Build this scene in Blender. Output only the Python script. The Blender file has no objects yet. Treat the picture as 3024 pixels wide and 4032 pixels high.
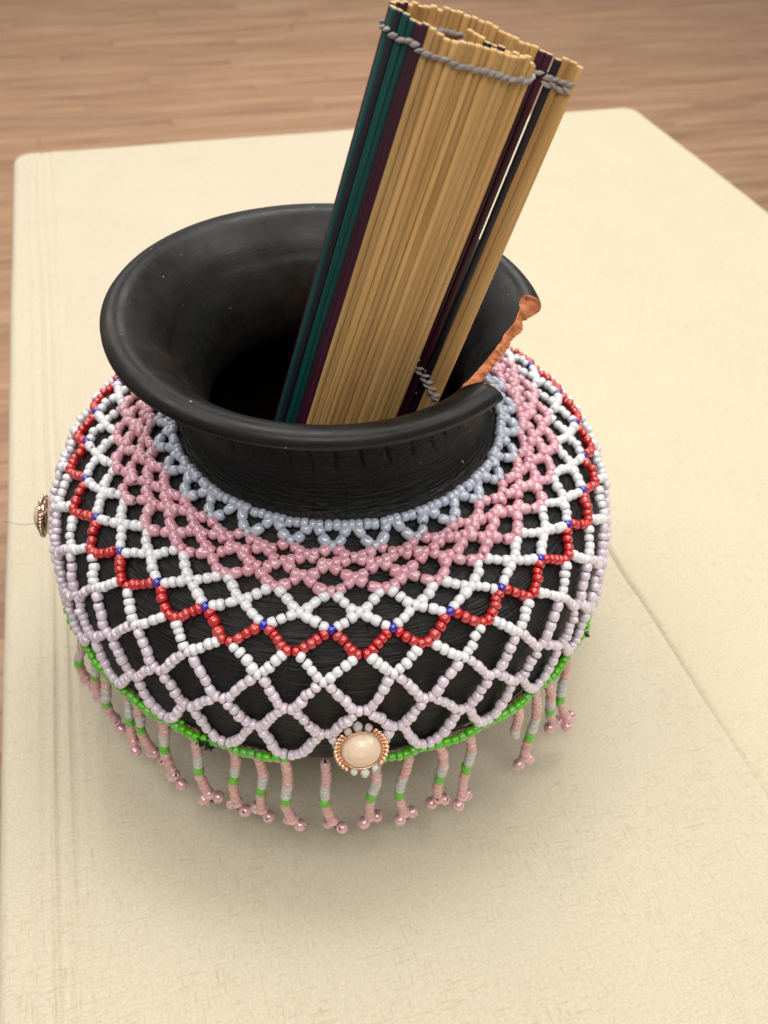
import bpy, math, random
import numpy as np
from mathutils import Matrix, Vector, noise

random.seed(7)
rng = np.random.default_rng(7)
U = 1.167                      # fitted units -> metres
SC = bpy.context.scene
COL = SC.collection
rad = math.radians

# ------------------------------------------------------------------ camera
PITCH, ROLL = rad(45.2), rad(-3.2)
_fw = np.array([0, math.cos(PITCH), -math.sin(PITCH)]); _rt = np.array([1.0, 0, 0]); _dn = np.cross(_fw, _rt)
_c, _s = math.cos(ROLL), math.sin(ROLL)
RIGHT, DOWN, FWD = _c*_rt + _s*_dn, -_s*_rt + _c*_dn, _fw
CAMP = np.array([0.02045, -0.26636, 0.34611])     # fitted units, pot axis at origin, table top at z = 0
FPX = 3352.0
cam_d = bpy.data.cameras.new('camera'); cam = bpy.data.objects.new('camera', cam_d); COL.objects.link(cam)
cam_d.sensor_fit = 'VERTICAL'; cam_d.sensor_height = 36.0; cam_d.sensor_width = 27.0
cam_d.lens = 36.0*FPX/4032.0
cam_d.clip_start = 0.01; cam_d.clip_end = 60
m = Matrix.Identity(4)
for i in range(3):
    m[i][0] = RIGHT[i]; m[i][1] = -DOWN[i]; m[i][2] = -FWD[i]; m[i][3] = CAMP[i]*U
cam.matrix_world = m
cam_d.dof.use_dof = True; cam_d.dof.focus_distance = 0.325; cam_d.dof.aperture_fstop = 13.0
SC.camera = cam

# ------------------------------------------------------------------ world, lamps, exposure
W = bpy.data.worlds.new('World'); SC.world = W; W.use_nodes = True
bg = W.node_tree.nodes['Background']; bg.inputs[0].default_value = (1.0, 0.96, 0.9, 1); bg.inputs[1].default_value = 0.30
def panel(x, y, z, sx, sy, power, col=(1.0, 0.97, 0.93), rz=0):
    ld = bpy.data.lights.new('ceiling_panel', 'AREA'); ld.shape = 'RECTANGLE'; ld.size = sx; ld.size_y = sy
    ld.energy = power; ld.color = col
    o = bpy.data.objects.new('ceiling_panel', ld); COL.objects.link(o); o.location = (x, y, z); o.rotation_euler = (0, 0, rz)
panel(0.15, 0.60, 1.85, 1.2, 0.60, 20)
panel(-1.15, 0.2, 1.85, 0.60, 1.2, 11)
panel(1.35, 0.1, 1.85, 0.60, 1.2, 12)
panel(0.10, -0.95, 1.85, 1.2, 0.60, 14)
panel(0.3, 3.2, 1.85, 1.2, 0.60, 30)  # unseen far panel, added to brighten the floor behind the table
panel(-1.7, 2.4, 1.85, 1.2, 0.60, 20)
SC.view_settings.view_transform = 'Standard'; SC.view_settings.look = 'None'
SC.view_settings.exposure = 0.07; SC.view_settings.gamma = 1.0
SC.cycles.use_denoising = True
SC.cycles.max_bounces = 8

# ------------------------------------------------------------------ helpers
def proj(P):
    d = np.asarray(P, float) - CAMP
    q = np.array([d@RIGHT, d@DOWN, d@FWD])
    return np.array([1512 + FPX*q[0]/q[2], 2016 + FPX*q[1]/q[2]])
def srgb(r, g, b):
    f = lambda c: (c/255/12.92 if c/255 <= 0.04045 else ((c/255 + 0.055)/1.055)**2.4)
    return (f(r), f(g), f(b), 1.0)
def mesh_obj(name, verts, faces, mats, parent=None, smooth=True, fmat=None, uvs=None, scale=U):
    me = bpy.data.meshes.new(name)
    me.from_pydata([tuple(float(c)*scale for c in v) for v in verts], [], faces)
    for mm in (mats if isinstance(mats, (list, tuple)) else [mats]): me.materials.append(mm)
    if fmat is not None: me.polygons.foreach_set('material_index', fmat)
    me.polygons.foreach_set('use_smooth', [smooth]*len(me.polygons))
    if uvs is not None:
        ul = me.uv_layers.new(name='UVMap')
        idx = np.empty(len(me.loops), dtype=np.int32); me.loops.foreach_get('vertex_index', idx)
        ul.data.foreach_set('uv', np.asarray(uvs, dtype=np.float32)[idx].ravel())
    me.update()
    o = bpy.data.objects.new(name, me); COL.objects.link(o)
    if parent is not None: o.parent = parent
    return o
def empty(name, loc=(0, 0, 0), parent=None):
    o = bpy.data.objects.new(name, None); COL.objects.link(o); o.location = loc; o.empty_display_size = 0.02
    if parent is not None: o.parent = parent
    return o
def tag(o, label=None, cat=None, group=None, kind=None):
    if label: o['label'] = label
    if cat: o['category'] = cat
    if group: o['group'] = group
    if kind: o['kind'] = kind
    return o
def tube(path, r, n=6, closed=False, taper=None):
    path = [np.asarray(p, float) for p in path]; V = []; F = []; N = len(path)
    prev = None
    for i, p in enumerate(path):
        a = path[(i-1) % N] if (closed or i > 0) else p
        b = path[(i+1) % N] if (closed or i < N-1) else p
        t = b - a; t /= (np.linalg.norm(t) + 1e-12)
        ref = np.array([0, 0, 1.0]) if abs(t[2]) < 0.9 else np.array([1.0, 0, 0])
        if prev is not None: ref = prev
        x = ref - t*(ref@t); x /= (np.linalg.norm(x) + 1e-12); prev = x; y = np.cross(t, x)
        rr = r*(taper(i/(N-1)) if taper else 1)
        for k in range(n):
            A = 2*math.pi*k/n; V.append(p + rr*(math.cos(A)*x + math.sin(A)*y))
    for i in range(N if closed else N-1):
        for k in range(n):
            j = (i+1) % N
            F.append((i*n+k, i*n+(k+1) % n, j*n+(k+1) % n, j*n+k))
    if not closed:
        F.append(tuple(range(n-1, -1, -1))); F.append(tuple((N-1)*n+k for k in range(n)))
    return V, F
def lathe_mesh(prof, n, closed=True):
    """prof: (r, z) loop; lathe about Z"""
    V = []; F = []; M = len(prof)
    for k in range(n):
        a = 2*math.pi*k/n
        for (r, z) in prof: V.append((r*math.cos(a), r*math.sin(a), z))
    for k in range(n):
        kk = (k+1) % n
        for i in range(M if closed else M-1):
            j = (i+1) % M
            F.append((k*M+i, kk*M+i, kk*M+j, k*M+j))
    return V, F
def frame(z, up=(0, 0, 1)):
    z = np.asarray(z, float); z = z/np.linalg.norm(z)
    up = np.asarray(up, float)
    if abs(z@up)/np.linalg.norm(up) > 0.97: up = np.array([0.31, 0.87, 0.2])
    x = np.cross(up, z); x /= np.linalg.norm(x); y = np.cross(z, x)
    return x, y, z
def matrix(pos, zdir, s, up=(0, 0, 1), spin=0.0):
    x, y, z = frame(zdir, up)
    c, q = math.cos(spin), math.sin(spin); x, y = c*x + q*y, -q*x + c*y
    mm = Matrix.Identity(4)
    for i in range(3):
        mm[i][0] = x[i]*s[0]; mm[i][1] = y[i]*s[1]; mm[i][2] = z[i]*s[2]; mm[i][3] = pos[i]*U
    return mm

# ------------------------------------------------------------------ materials
def new_mat(name):
    mt = bpy.data.materials.new(name); mt.use_nodes = True
    nt = mt.node_tree; b = nt.nodes['Principled BSDF']
    return mt, nt, b
def N(nt, t, **kw):
    n = nt.nodes.new(t)
    for k, v in kw.items():
        if k.startswith('i_'):
            key = k[2:]; key = int(key) if key.isdigit() else key.replace('_', ' ')
            n.inputs[key].default_value = v
        else: setattr(n, k, v)
    return n
def L(nt, a, b): nt.links.new(a, b)
def ramp(nt, fac, stops):
    r = nt.nodes.new('ShaderNodeValToRGB'); e = r.color_ramp.elements
    e[0].position, e[0].color = stops[0][0], stops[0][1]
    e[1].position, e[1].color = stops[-1][0], stops[-1][1]
    for p, c in stops[1:-1]:
        q = e.new(p); q.color = c
    L(nt, fac, r.inputs[0]); return r
def g(v): return (v, v, v, 1)

def bead_mat(name, col, rough=0.16, sss=0.0, coat=1.0, trans=0.0, metallic=0.0, vary=0.08, sheen=None, film=0):
    mt, nt, b = new_mat(name)
    oi = N(nt, 'ShaderNodeObjectInfo')
    hsv = N(nt, 'ShaderNodeHueSaturation'); hsv.inputs['Color'].default_value = col
    mr = N(nt, 'ShaderNodeMapRange'); mr.inputs[3].default_value = 1 - vary; mr.inputs[4].default_value = 1 + vary
    L(nt, oi.outputs['Random'], mr.inputs[0]); L(nt, mr.outputs[0], hsv.inputs['Value'])
    ml = N(nt, 'ShaderNodeMath', operation='MULTIPLY'); ml.inputs[1].default_value = 7.31
    fr = N(nt, 'ShaderNodeMath', operation='FRACT'); L(nt, oi.outputs['Random'], ml.inputs[0]); L(nt, ml.outputs[0], fr.inputs[0])
    m2 = N(nt, 'ShaderNodeMapRange'); m2.inputs[3].default_value = 1 - vary*1.6; m2.inputs[4].default_value = 1 + vary*1.6
    L(nt, fr.outputs[0], m2.inputs[0]); L(nt, m2.outputs[0], hsv.inputs['Saturation'])
    L(nt, hsv.outputs[0], b.inputs['Base Color'])
    b.inputs['Roughness'].default_value = rough; b.inputs['IOR'].default_value = 1.68; b.inputs['Coat IOR'].default_value = 1.7
    b.inputs['Coat Weight'].default_value = coat; b.inputs['Coat Roughness'].default_value = 0.05
    b.inputs['Metallic'].default_value = metallic
    if sss:
        b.inputs['Subsurface Weight'].default_value = sss; b.inputs['Subsurface Scale'].default_value = 0.0015
        b.inputs['Subsurface Radius'].default_value = (1, 0.8, 0.7)
    if trans: b.inputs['Transmission Weight'].default_value = trans
    if film: b.inputs['Thin Film Thickness'].default_value = film; b.inputs['Thin Film IOR'].default_value = 1.38
    return mt
M = {}
M['white'] = bead_mat('white_glass', srgb(245, 245, 248), vary=0.03)
M['grey'] = bead_mat('pearly_grey_glass', srgb(205, 211, 228), rough=0.18, trans=0.1, vary=0.06)
M['pink'] = bead_mat('pearly_pink_glass', srgb(231, 169, 182), rough=0.18, vary=0.06)
M['red'] = bead_mat('red_glass', srgb(206, 20, 18), rough=0.14, vary=0.03)
M['blue'] = bead_mat('blue_glass', srgb(26, 22, 170), rough=0.12, vary=0.08)
M['lilac'] = bead_mat('lilac_glass', srgb(240, 225, 238), rough=0.17, vary=0.05)
M['green'] = bead_mat('green_glass', srgb(100, 200, 40), rough=0.26, coat=0.4, vary=0.07)
M['rose'] = bead_mat('rose_glass', srgb(226, 172, 168), rough=0.16, trans=0.0, vary=0.08)
M['clear'] = bead_mat('clear_milky_glass', srgb(218, 217, 214), rough=0.14, trans=0.15, vary=0.05)
M['pearl'] = bead_mat('pink_pearl', srgb(236, 190, 194), rough=0.2, metallic=0.35, coat=0.9, vary=0.06)
M['gold'] = bead_mat('rose_gold_metal', srgb(247, 212, 186), rough=0.2, metallic=1.0, coat=0.0, vary=0.03)
def plain(name, col, rough=0.6, **kw):
    mt, nt, b = new_mat(name); b.inputs['Base Color'].default_value = col; b.inputs['Roughness'].default_value = rough
    for k, v in kw.items(): b.inputs[k.replace('_', ' ')].default_value = v
    return mt
M['thread'] = plain('black_thread', g(0.012), 0.8)
M['crystal'] = plain('clear_crystal', (0.9, 0.92, 0.9, 1), 0.03, Transmission_Weight=0.25, Coat_Weight=1.0, Thin_Film_Thickness=450.0)
M['cord'] = plain('grey_cord', srgb(168, 160, 158), 0.55, Sheen_Weight=0.3)
# stone of the brooches
mt, nt, b = new_mat('peach_stone'); M['stone'] = mt
tc = N(nt, 'ShaderNodeTexCoord'); vo = N(nt, 'ShaderNodeTexVoronoi', i_Scale=260.0); L(nt, tc.outputs['Object'], vo.inputs['Vector'])
mx = N(nt, 'ShaderNodeMix', data_type='RGBA'); mx.inputs[6].default_value = srgb(236, 200, 168); mx.inputs[7].default_value = srgb(246, 222, 196)
L(nt, vo.outputs['Color'], mx.inputs[0]); L(nt, mx.outputs[2], b.inputs['Base Color'])
b.inputs['Roughness'].default_value = 0.22; b.inputs['Coat Weight'].default_value = 0.3

# black burnished clay (UV in metres: u around, v along the profile)
def clay(name, carved):
    mt, nt, b = new_mat(name)
    tc = N(nt, 'ShaderNodeTexCoord')
    n1 = N(nt, 'ShaderNodeTexNoise', i_Scale=14.0, i_Detail=6.0, i_Roughness=0.65); L(nt, tc.outputs['Object'], n1.inputs['Vector'])
    n2 = N(nt, 'ShaderNodeTexNoise', i_Scale=90.0, i_Detail=5.0, i_Roughness=0.7); L(nt, tc.outputs['Object'], n2.inputs['Vector'])
    c1 = ramp(nt, n1.outputs[0], [(0.3, (0.0062, 0.0064, 0.0070, 1)), (0.55, (0.0105, 0.0102, 0.0102, 1)), (0.72, (0.026, 0.019, 0.014, 1))])
    c2 = ramp(nt, n2.outputs[0], [(0.35, g(0.75)), (0.75, g(1.35))])
    mu = N(nt, 'ShaderNodeMix', data_type='RGBA', blend_type='MULTIPLY'); mu.inputs[0].default_value = 1
    L(nt, c1.outputs[0], mu.inputs[6]); L(nt, c2.outputs[0], mu.inputs[7])
    n3 = N(nt, 'ShaderNodeTexNoise', i_Scale=420.0, i_Detail=1.0); L(nt, tc.outputs['Object'], n3.inputs['Vector'])
    sp = ramp(nt, n3.outputs[0], [(0.79, g(0)), (0.81, g(1))])           # tiny chips and dust specks
    ms = N(nt, 'ShaderNodeMix', data_type='RGBA'); ms.inputs[7].default_value = srgb(170, 150, 120); L(nt, sp.outputs[0], ms.inputs[0]); L(nt, mu.outputs[2], ms.inputs[6]); L(nt, ms.outputs[2], b.inputs['Base Color'])
    rr = ramp(nt, n2.outputs[0], [(0.3, g(0.30 if not carved else 0.40)), (0.75, g(0.52 if not carved else 0.66))]); L(nt, rr.outputs[0], b.inputs['Roughness'])
    b.inputs['Specular IOR Level'].default_value = 0.36
    # burnishing strokes: long in u, short in v
    def strokes(su, sv, rot, detail=3):
        mp = N(nt, 'ShaderNodeMapping'); mp.inputs['Scale'].default_value = (su, sv, 1); mp.inputs['Rotation'].default_value = (0, 0, rot)
        L(nt, tc.outputs['UV'], mp.inputs['Vector'])
        z = N(nt, 'ShaderNodeTexNoise', i_Scale=1.0, i_Detail=detail, i_Roughness=0.6); L(nt, mp.outputs[0], z.inputs['Vector']); return z
    s1 = strokes(45, 420, rad(10), 2); s2 = strokes(70, 760, rad(-20), 2)
    h = N(nt, 'ShaderNodeMath', operation='ADD'); L(nt, s1.outputs[0], h.inputs[0]); L(nt, s2.outputs[0], h.inputs[1])
    h2 = N(nt, 'ShaderNodeMath', operation='MULTIPLY_ADD'); L(nt, n2.outputs[0], h2.inputs[0]); h2.inputs[1].default_value = 0.6; L(nt, h.outputs[0], h2.inputs[2])
    src = h2.outputs[0]
    if carved:   # paddle marks with straight incised lines
        mp = N(nt, 'ShaderNodeMapping'); mp.inputs['Scale'].default_value = (54, 22, 1); mp.inputs['Rotation'].default_value = (0, 0, rad(3)); L(nt, tc.outputs['UV'], mp.inputs['Vector'])
        br = N(nt, 'ShaderNodeTexBrick', i_Scale=1.0, i_Mortar_Size=0.045, i_Mortar_Smooth=0.9, i_Brick_Width=1.0, i_Row_Height=1.0); br.offset = 0.37
        wob = N(nt, 'ShaderNodeTexNoise', i_Scale=55.0, i_Detail=3.0); L(nt, tc.outputs['Object'], wob.inputs['Vector'])
        va = N(nt, 'ShaderNodeVectorMath', operation='MULTIPLY_ADD'); L(nt, wob.outputs['Color'], va.inputs[0]); va.inputs[1].default_value = (0.35, 0.9, 0); L(nt, mp.outputs[0], va.inputs[2])
        L(nt, va.outputs[0], br.inputs['Vector'])
        inv = N(nt, 'ShaderNodeMath', operation='MULTIPLY_ADD'); L(nt, br.outputs['Fac'], inv.inputs[0]); inv.inputs[1].default_value = -0.20; L(nt, src, inv.inputs[2]); src = inv.outputs[0]
    bp = N(nt, 'ShaderNodeBump', i_Strength=0.85 if carved else 0.1, i_Distance=0.0012 if carved else 0.0006); L(nt, src, bp.inputs['Height']); L(nt, bp.outputs[0], b.inputs['Normal'])
    return mt
M['clay_in'] = clay('burnished_black_clay', False)
M['clay_out'] = clay('carved_black_clay', True)
mt, nt, b = new_mat('raw_terracotta'); M['terra'] = mt
tc = N(nt, 'ShaderNodeTexCoord'); n1 = N(nt, 'ShaderNodeTexNoise', i_Scale=260.0, i_Detail=6.0, i_Roughness=0.7); L(nt, tc.outputs['Object'], n1.inputs['Vector'])
cr = ramp(nt, n1.outputs[0], [(0.3, srgb(136, 76, 46)), (0.5, srgb(192, 116, 72)), (0.75, srgb(214, 150, 108))]); L(nt, cr.outputs[0], b.inputs['Base Color']); b.inputs['Roughness'].default_value = 0.9
bp = N(nt, 'ShaderNodeBump', i_Strength=0.8, i_Distance=0.0008); L(nt, n1.outputs[0], bp.inputs['Height']); L(nt, bp.outputs[0], b.inputs['Normal'])

# bamboo slats
def slat_mat(name, c_dark, c_mid, c_light, rough, marks=True):
    mt, nt, b = new_mat(name)
    tc = N(nt, 'ShaderNodeTexCoord'); oi = N(nt, 'ShaderNodeObjectInfo')
    of = N(nt, 'ShaderNodeVectorMath', operation='SCALE'); of.inputs[0].default_value = (37.0, 11.0, 53.0); L(nt, oi.outputs['Random'], of.inputs['Scale'])
    ad = N(nt, 'ShaderNodeVectorMath', operation='ADD'); L(nt, tc.outputs['Object'], ad.inputs[0]); L(nt, of.outputs[0], ad.inputs[1])
    mp = N(nt, 'ShaderNodeMapping'); mp.inputs['Scale'].default_value = (700, 700, 14); L(nt, ad.outputs[0], mp.inputs['Vector'])
    n1 = N(nt, 'ShaderNodeTexNoise', i_Scale=1.0, i_Detail=4.0, i_Roughness=0.6); L(nt, mp.outputs[0], n1.inputs['Vector'])
    cr = ramp(nt, n1.outputs[0], [(0.25, c_dark), (0.5, c_mid), (0.78, c_light)])
    hv = N(nt, 'ShaderNodeHueSaturation'); mr = N(nt, 'ShaderNodeMapRange'); mr.inputs[3].default_value = 0.78; mr.inputs[4].default_value = 1.12
    L(nt, oi.outputs['Random'], mr.inputs[0]); L(nt, mr.outputs[0], hv.inputs['Value']); L(nt, cr.outputs[0], hv.inputs['Color'])
    out = hv.outputs[0]
    if marks:
        mp2 = N(nt, 'ShaderNodeMapping'); mp2.inputs['Scale'].default_value = (260, 260, 22); L(nt, ad.outputs[0], mp2.inputs['Vector'])
        n2 = N(nt, 'ShaderNodeTexNoise', i_Scale=1.0, i_Detail=5.0, i_Roughness=0.7); L(nt, mp2.outputs[0], n2.inputs['Vector'])
        fr = ramp(nt, n2.outputs[0], [(0.62, g(0)), (0.72, g(1))])
        mx = N(nt, 'ShaderNodeMix', data_type='RGBA'); L(nt, fr.outputs[0], mx.inputs[0]); L(nt, out, mx.inputs[6]); mx.inputs[7].default_value = srgb(140, 92, 52); out = mx.outputs[2]
    L(nt, out, b.inputs['Base Color']); b.inputs['Roughness'].default_value = rough
    bp = N(nt, 'ShaderNodeBump', i_Strength=0.25, i_Distance=0.0003); L(nt, n1.outputs[0], bp.inputs['Height']); L(nt, bp.outputs[0], b.inputs['Normal'])
    return mt
M['natural'] = slat_mat('natural_bamboo', srgb(174, 124, 68), srgb(212, 167, 104), srgb(230, 193, 134), 0.5)
M['teal'] = slat_mat('teal_dyed_bamboo', srgb(0, 54, 52), srgb(3, 72, 68), srgb(12, 92, 85), 0.42, False)
M['plum'] = slat_mat('plum_dyed_bamboo', srgb(48, 14, 30), srgb(60, 18, 38), srgb(78, 26, 52), 0.42, False)
M['navy'] = slat_mat('navy_dyed_bamboo', srgb(20, 18, 26), srgb(28, 26, 36), srgb(40, 38, 50), 0.42, False)
M['raw_end'] = plain('cut_bamboo_end', srgb(214, 180, 122), 0.7)

# cloth
def cloth_mat(name, base, warm):
    mt, nt, b = new_mat(name)
    tc = N(nt, 'ShaderNodeTexCoord')
    def slub(sx, sy, rot, scale=1.0, detail=3.0):
        mp = N(nt, 'ShaderNodeMapping'); mp.inputs['Rotation'].default_value = (0, 0, rot); mp.inputs['Scale'].default_value = (sx, sy, 1); L(nt, tc.outputs['UV'], mp.inputs['Vector'])
        z = N(nt, 'ShaderNodeTexNoise', i_Scale=scale, i_Detail=detail, i_Roughness=0.6); L(nt, mp.outputs[0], z.inputs['Vector']); return z
    a = slub(85, 780, rad(2), 1.0, 2.0); c = slub(820, 95, rad(2), 1.0, 2.0); d = slub(3.2, 3.2, 0, 1.0, 4.0)
    ra = ramp(nt, a.outputs[0], [(0.56, g(0)), (0.74, g(1))]); rc = ramp(nt, c.outputs[0], [(0.57, g(0)), (0.72, g(1))])
    mxm = N(nt, 'ShaderNodeMath', operation='MAXIMUM'); L(nt, ra.outputs[0], mxm.inputs[0]); L(nt, rc.outputs[0], mxm.inputs[1])
    tone0 = ramp(nt, d.outputs[0], [(0.3, base), (0.7, warm)])
    fine = N(nt, 'ShaderNodeTexNoise', i_Scale=700.0, i_Detail=3.0, i_Roughness=0.7); L(nt, tc.outputs['UV'], fine.inputs['Vector'])
    rf = ramp(nt, fine.outputs[0], [(0.3, g(0.87)), (0.7, g(1.07))])
    tone = N(nt, 'ShaderNodeMix', data_type='RGBA', blend_type='MULTIPLY'); tone.inputs[0].default_value = 1.0; L(nt, tone0.outputs[0], tone.inputs[6]); L(nt, rf.outputs[0], tone.inputs[7])
    mx = N(nt, 'ShaderNodeMix', data_type='RGBA', blend_type='MULTIPLY'); mx.inputs[7].default_value = (0.82, 0.79, 0.73, 1)
    pn = slub(16, 16, 0, 1.0, 3.0); pr = ramp(nt, pn.outputs[0], [(0.36, g(0.12)), (0.62, g(1.0))])
    mf = N(nt, 'ShaderNodeMath', operation='MULTIPLY'); L(nt, pr.outputs[0], mf.inputs[1]); L(nt, mxm.outputs[0], mf.inputs[0])
    L(nt, mf.outputs[0], mx.inputs[0]); L(nt, tone.outputs[2], mx.inputs[6]); L(nt, mx.outputs[2], b.inputs['Base Color'])
    b.inputs['Roughness'].default_value = 0.85; b.inputs['Specular IOR Level'].default_value = 0.2; b.inputs['Sheen Weight'].default_value = 0.15
    wv = N(nt, 'ShaderNodeTexNoise', i_Scale=1500.0, i_Detail=2.0); L(nt, tc.outputs['UV'], wv.inputs['Vector'])
    hh = N(nt, 'ShaderNodeMath', operation='MULTIPLY_ADD'); L(nt, mxm.outputs[0], hh.inputs[0]); hh.inputs[1].default_value = 0.8; L(nt, wv.outputs[0], hh.inputs[2])
    bp = N(nt, 'ShaderNodeBump', i_Strength=0.35, i_Distance=0.0004); L(nt, hh.outputs[0], bp.inputs['Height']); L(nt, bp.outputs[0], b.inputs['Normal'])
    return mt
M['cloth'] = cloth_mat('ecru_tablecloth', srgb(212, 201, 177), srgb(218, 207, 182))
M['cloth2'] = cloth_mat('cream_tablecloth', srgb(216, 205, 178), srgb(220, 209, 180))
# floor
mt, nt, b = new_mat('laminate_wood'); M['floor'] = mt
tc = N(nt, 'ShaderNodeTexCoord'); oi = N(nt, 'ShaderNodeObjectInfo')
of = N(nt, 'ShaderNodeVectorMath', operation='SCALE'); of.inputs[0].default_value = (17.0, 31.0, 3.0); L(nt, oi.outputs['Random'], of.inputs['Scale'])
ad = N(nt, 'ShaderNodeVectorMath', operation='ADD'); L(nt, tc.outputs['Object'], ad.inputs[0]); L(nt, of.outputs[0], ad.inputs[1])
mp = N(nt, 'ShaderNodeMapping'); mp.inputs['Scale'].default_value = (2.2, 34, 1); L(nt, ad.outputs[0], mp.inputs['Vector'])
n1 = N(nt, 'ShaderNodeTexNoise', i_Scale=1.0, i_Detail=5.0, i_Roughness=0.62); L(nt, mp.outputs[0], n1.inputs['Vector'])
cr = ramp(nt, n1.outputs[0], [(0.25, srgb(138, 100, 74)), (0.48, srgb(186, 145, 113)), (0.75, srgb(212, 174, 138))])
hv = N(nt, 'ShaderNodeHueSaturation'); mr = N(nt, 'ShaderNodeMapRange'); mr.inputs[3].default_value = 0.9; mr.inputs[4].default_value = 1.08
L(nt, oi.outputs['Random'], mr.inputs[0]); L(nt, mr.outputs[0], hv.inputs['Value']); L(nt, cr.outputs[0], hv.inputs['Color']); L(nt, hv.outputs[0], b.inputs['Base Color'])
b.inputs['Roughness'].default_value = 0.5
M['gap'] = plain('plank_joint', srgb(84, 58, 40), 0.8)

# ------------------------------------------------------------------ floor
TANG = math.atan2(0.3197, 0.9475)             # table direction
TX = np.array([math.cos(TANG), math.sin(TANG), 0]); TY = np.array([-math.sin(TANG), math.cos(TANG), 0])
FLOOR_Z = -0.634
fl = mesh_obj('floor', [(-4, -3, FLOOR_Z-0.004), (4, -3, FLOOR_Z-0.004), (4, 7, FLOOR_Z-0.004), (-4, 7, FLOOR_Z-0.004)], [(0, 1, 2, 3)], M['gap'], smooth=False)
tag(fl, 'warm brown wooden floor of long narrow boards behind the table', kind='structure')
PW, PL = 0.062, 1.05
pm = None
rows = range(int(-0.6/PW), int(4.6/PW))
for r_ in rows:
    off = rng.uniform(0, PL)
    k0 = int(math.floor((-2.6 - off)/PL)); k1 = int(math.ceil((2.6 - off)/PL))
    for k in range(k0, k1):
        a = (k*PL + off); c = TX*(a + PL/2) + TY*((r_ + 0.5)*PW)
        P = np.array([c[0], c[1], FLOOR_Z])
        d = P - CAMP
        if d@FWD < 0.1: continue
        uv = proj(P)
        if uv[0] < -1500 or uv[0] > 4500 or uv[1] < -500 or uv[1] > 4200: continue
        if pm is None:
            hx, hy, e = PL/2 - 0.0006, PW/2 - 0.0005, 0.0008
            v = [(-hx, -hy, -0.003), (hx, -hy, -0.003), (hx, hy, -0.003), (-hx, hy, -0.003),
                 (-hx, -hy, -e), (hx, -hy, -e), (hx, hy, -e), (-hx, hy, -e),
                 (-hx+e, -hy+e, 0), (hx-e, -hy+e, 0), (hx-e, hy-e, 0), (-hx+e, hy-e, 0)]
            f = [(8, 9, 10, 11)]
            for b0 in (0, 4):
                for i in range(4): f.append((b0+i, b0+(i+1) % 4, b0+4+(i+1) % 4, b0+4+i))
            o = mesh_obj('plank', v, f, M['floor'], fl, smooth=False); pm = o.data
        else:
            o = bpy.data.objects.new('plank', pm); COL.objects.link(o); o.parent = fl
        o.location = (P[0]*U, P[1]*U, P[2]*U); o.rotation_euler = (0, 0, TANG)

# ------------------------------------------------------------------ tablecloths
X0T, X1T, Y0T, Y1T = -0.162, 0.495, -0.62, 0.6115
CR = 0.017
def table_point(a, b, lift, seed=0.0):
    """a, b: cloth coordinates along table x, y; beyond the table the cloth folds down"""
    cx, cy = (X0T+X1T)/2, (Y0T+Y1T)/2; hx, hy = (X1T-X0T)/2 - CR, (Y1T-Y0T)/2 - CR
    px, py = a - cx, b - cy
    qx, qy = min(max(px, -hx), hx), min(max(py, -hy), hy)
    dx, dy = px - qx, py - qy; d = math.hypot(dx, dy)
    rho = 0.006
    if d <= CR - rho: 
        return px + cx, py + cy, lift
    nx, ny = dx/d, dy/d; e = d - (CR - rho)
    ph = min(e/rho, math.pi/2); hang = max(0.0, e - rho*math.pi/2)
    s = (qx - qy)*26 + seed
    out = (CR - rho) + (rho + lift)*math.sin(ph) + min(hang, 0.2)*(0.06 + 0.05*math.sin(s) + 0.03*math.sin(2.3*s + 1))
    return qx + nx*out + cx, qy + ny*out + cy, lift - (rho + lift)*(1 - math.cos(ph)) - hang
def crease(x, c, w, h): return h*math.exp(-((x-c)/w)**2)
def to_world(x, y, z): p = TX*x + TY*y; return (p[0], p[1], z)
def cloth_grid(name, xs, ys, hfun, mat_, thick, seed):
    V = []; UV = []; nx, ny = len(xs), len(ys)
    for y in ys:
        for x in xs:
            X, Y, Z = table_point(x, y, hfun(x, y), seed); V.append(to_world(X, Y, Z)); UV.append((x*U, y*U))
    F = [(j*nx+i, j*nx+i+1, (j+1)*nx+i+1, (j+1)*nx+i) for j in range(ny-1) for i in range(nx-1)]
    return mesh_obj(name, V, F, mat_, uvs=UV)
def steps(*segs):
    out = []
    for a, b, n in segs: out += list(np.linspace(a, b, n, endpoint=False))
    return out + [segs[-1][1]]
def h_base(x, y):
    n = noise.noise((x*9, y*9, 0.3))*0.0007 + noise.noise((x*26, y*26, 4.1))*0.00025
    w = 0.0012*math.sin(y*7 + 0.6) + 0.0006*math.sin(y*23)
    f1 = 0.55 + 0.45*math.sin(y*5 + 1.0)
    z = crease(x, -0.1392 + w, 0.0011, 0.0011*(0.6 + 0.4*f1)) + crease(x, -0.1325 + w*0.7, 0.0009, 0.0008*f1) + crease(x, -0.1268 - w, 0.0012, 0.0006*(1.2 - f1))
    z += crease(x, -0.1455 + 0.8*w, 0.0016, 0.0006) - crease(x, -0.1360 + w, 0.0018, 0.0006) - crease(x, -0.1295, 0.0016, 0.0004)
    z += crease(x, -0.119 + 2*w, 0.004, 0.0005)
    return n + z
xs = steps((X0T-0.20, X0T-0.01, 12), (X0T-0.01, -0.150, 24), (-0.150, -0.115, 64), (-0.115, X1T-0.02, 110), (X1T-0.02, X1T+0.02, 12), (X1T+0.02, X1T+0.2, 10))
ys = steps((Y0T-0.2, Y0T+0.02, 16), (Y0T+0.02, -0.22, 40), (-0.22, 0.30, 130), (0.30, Y1T-0.03, 50), (Y1T-0.03, Y1T+0.02, 20), (Y1T+0.02, Y1T+0.2, 10))
t1 = cloth_grid('tablecloth', xs, ys, h_base, M['cloth'], 0, 0.0)
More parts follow.
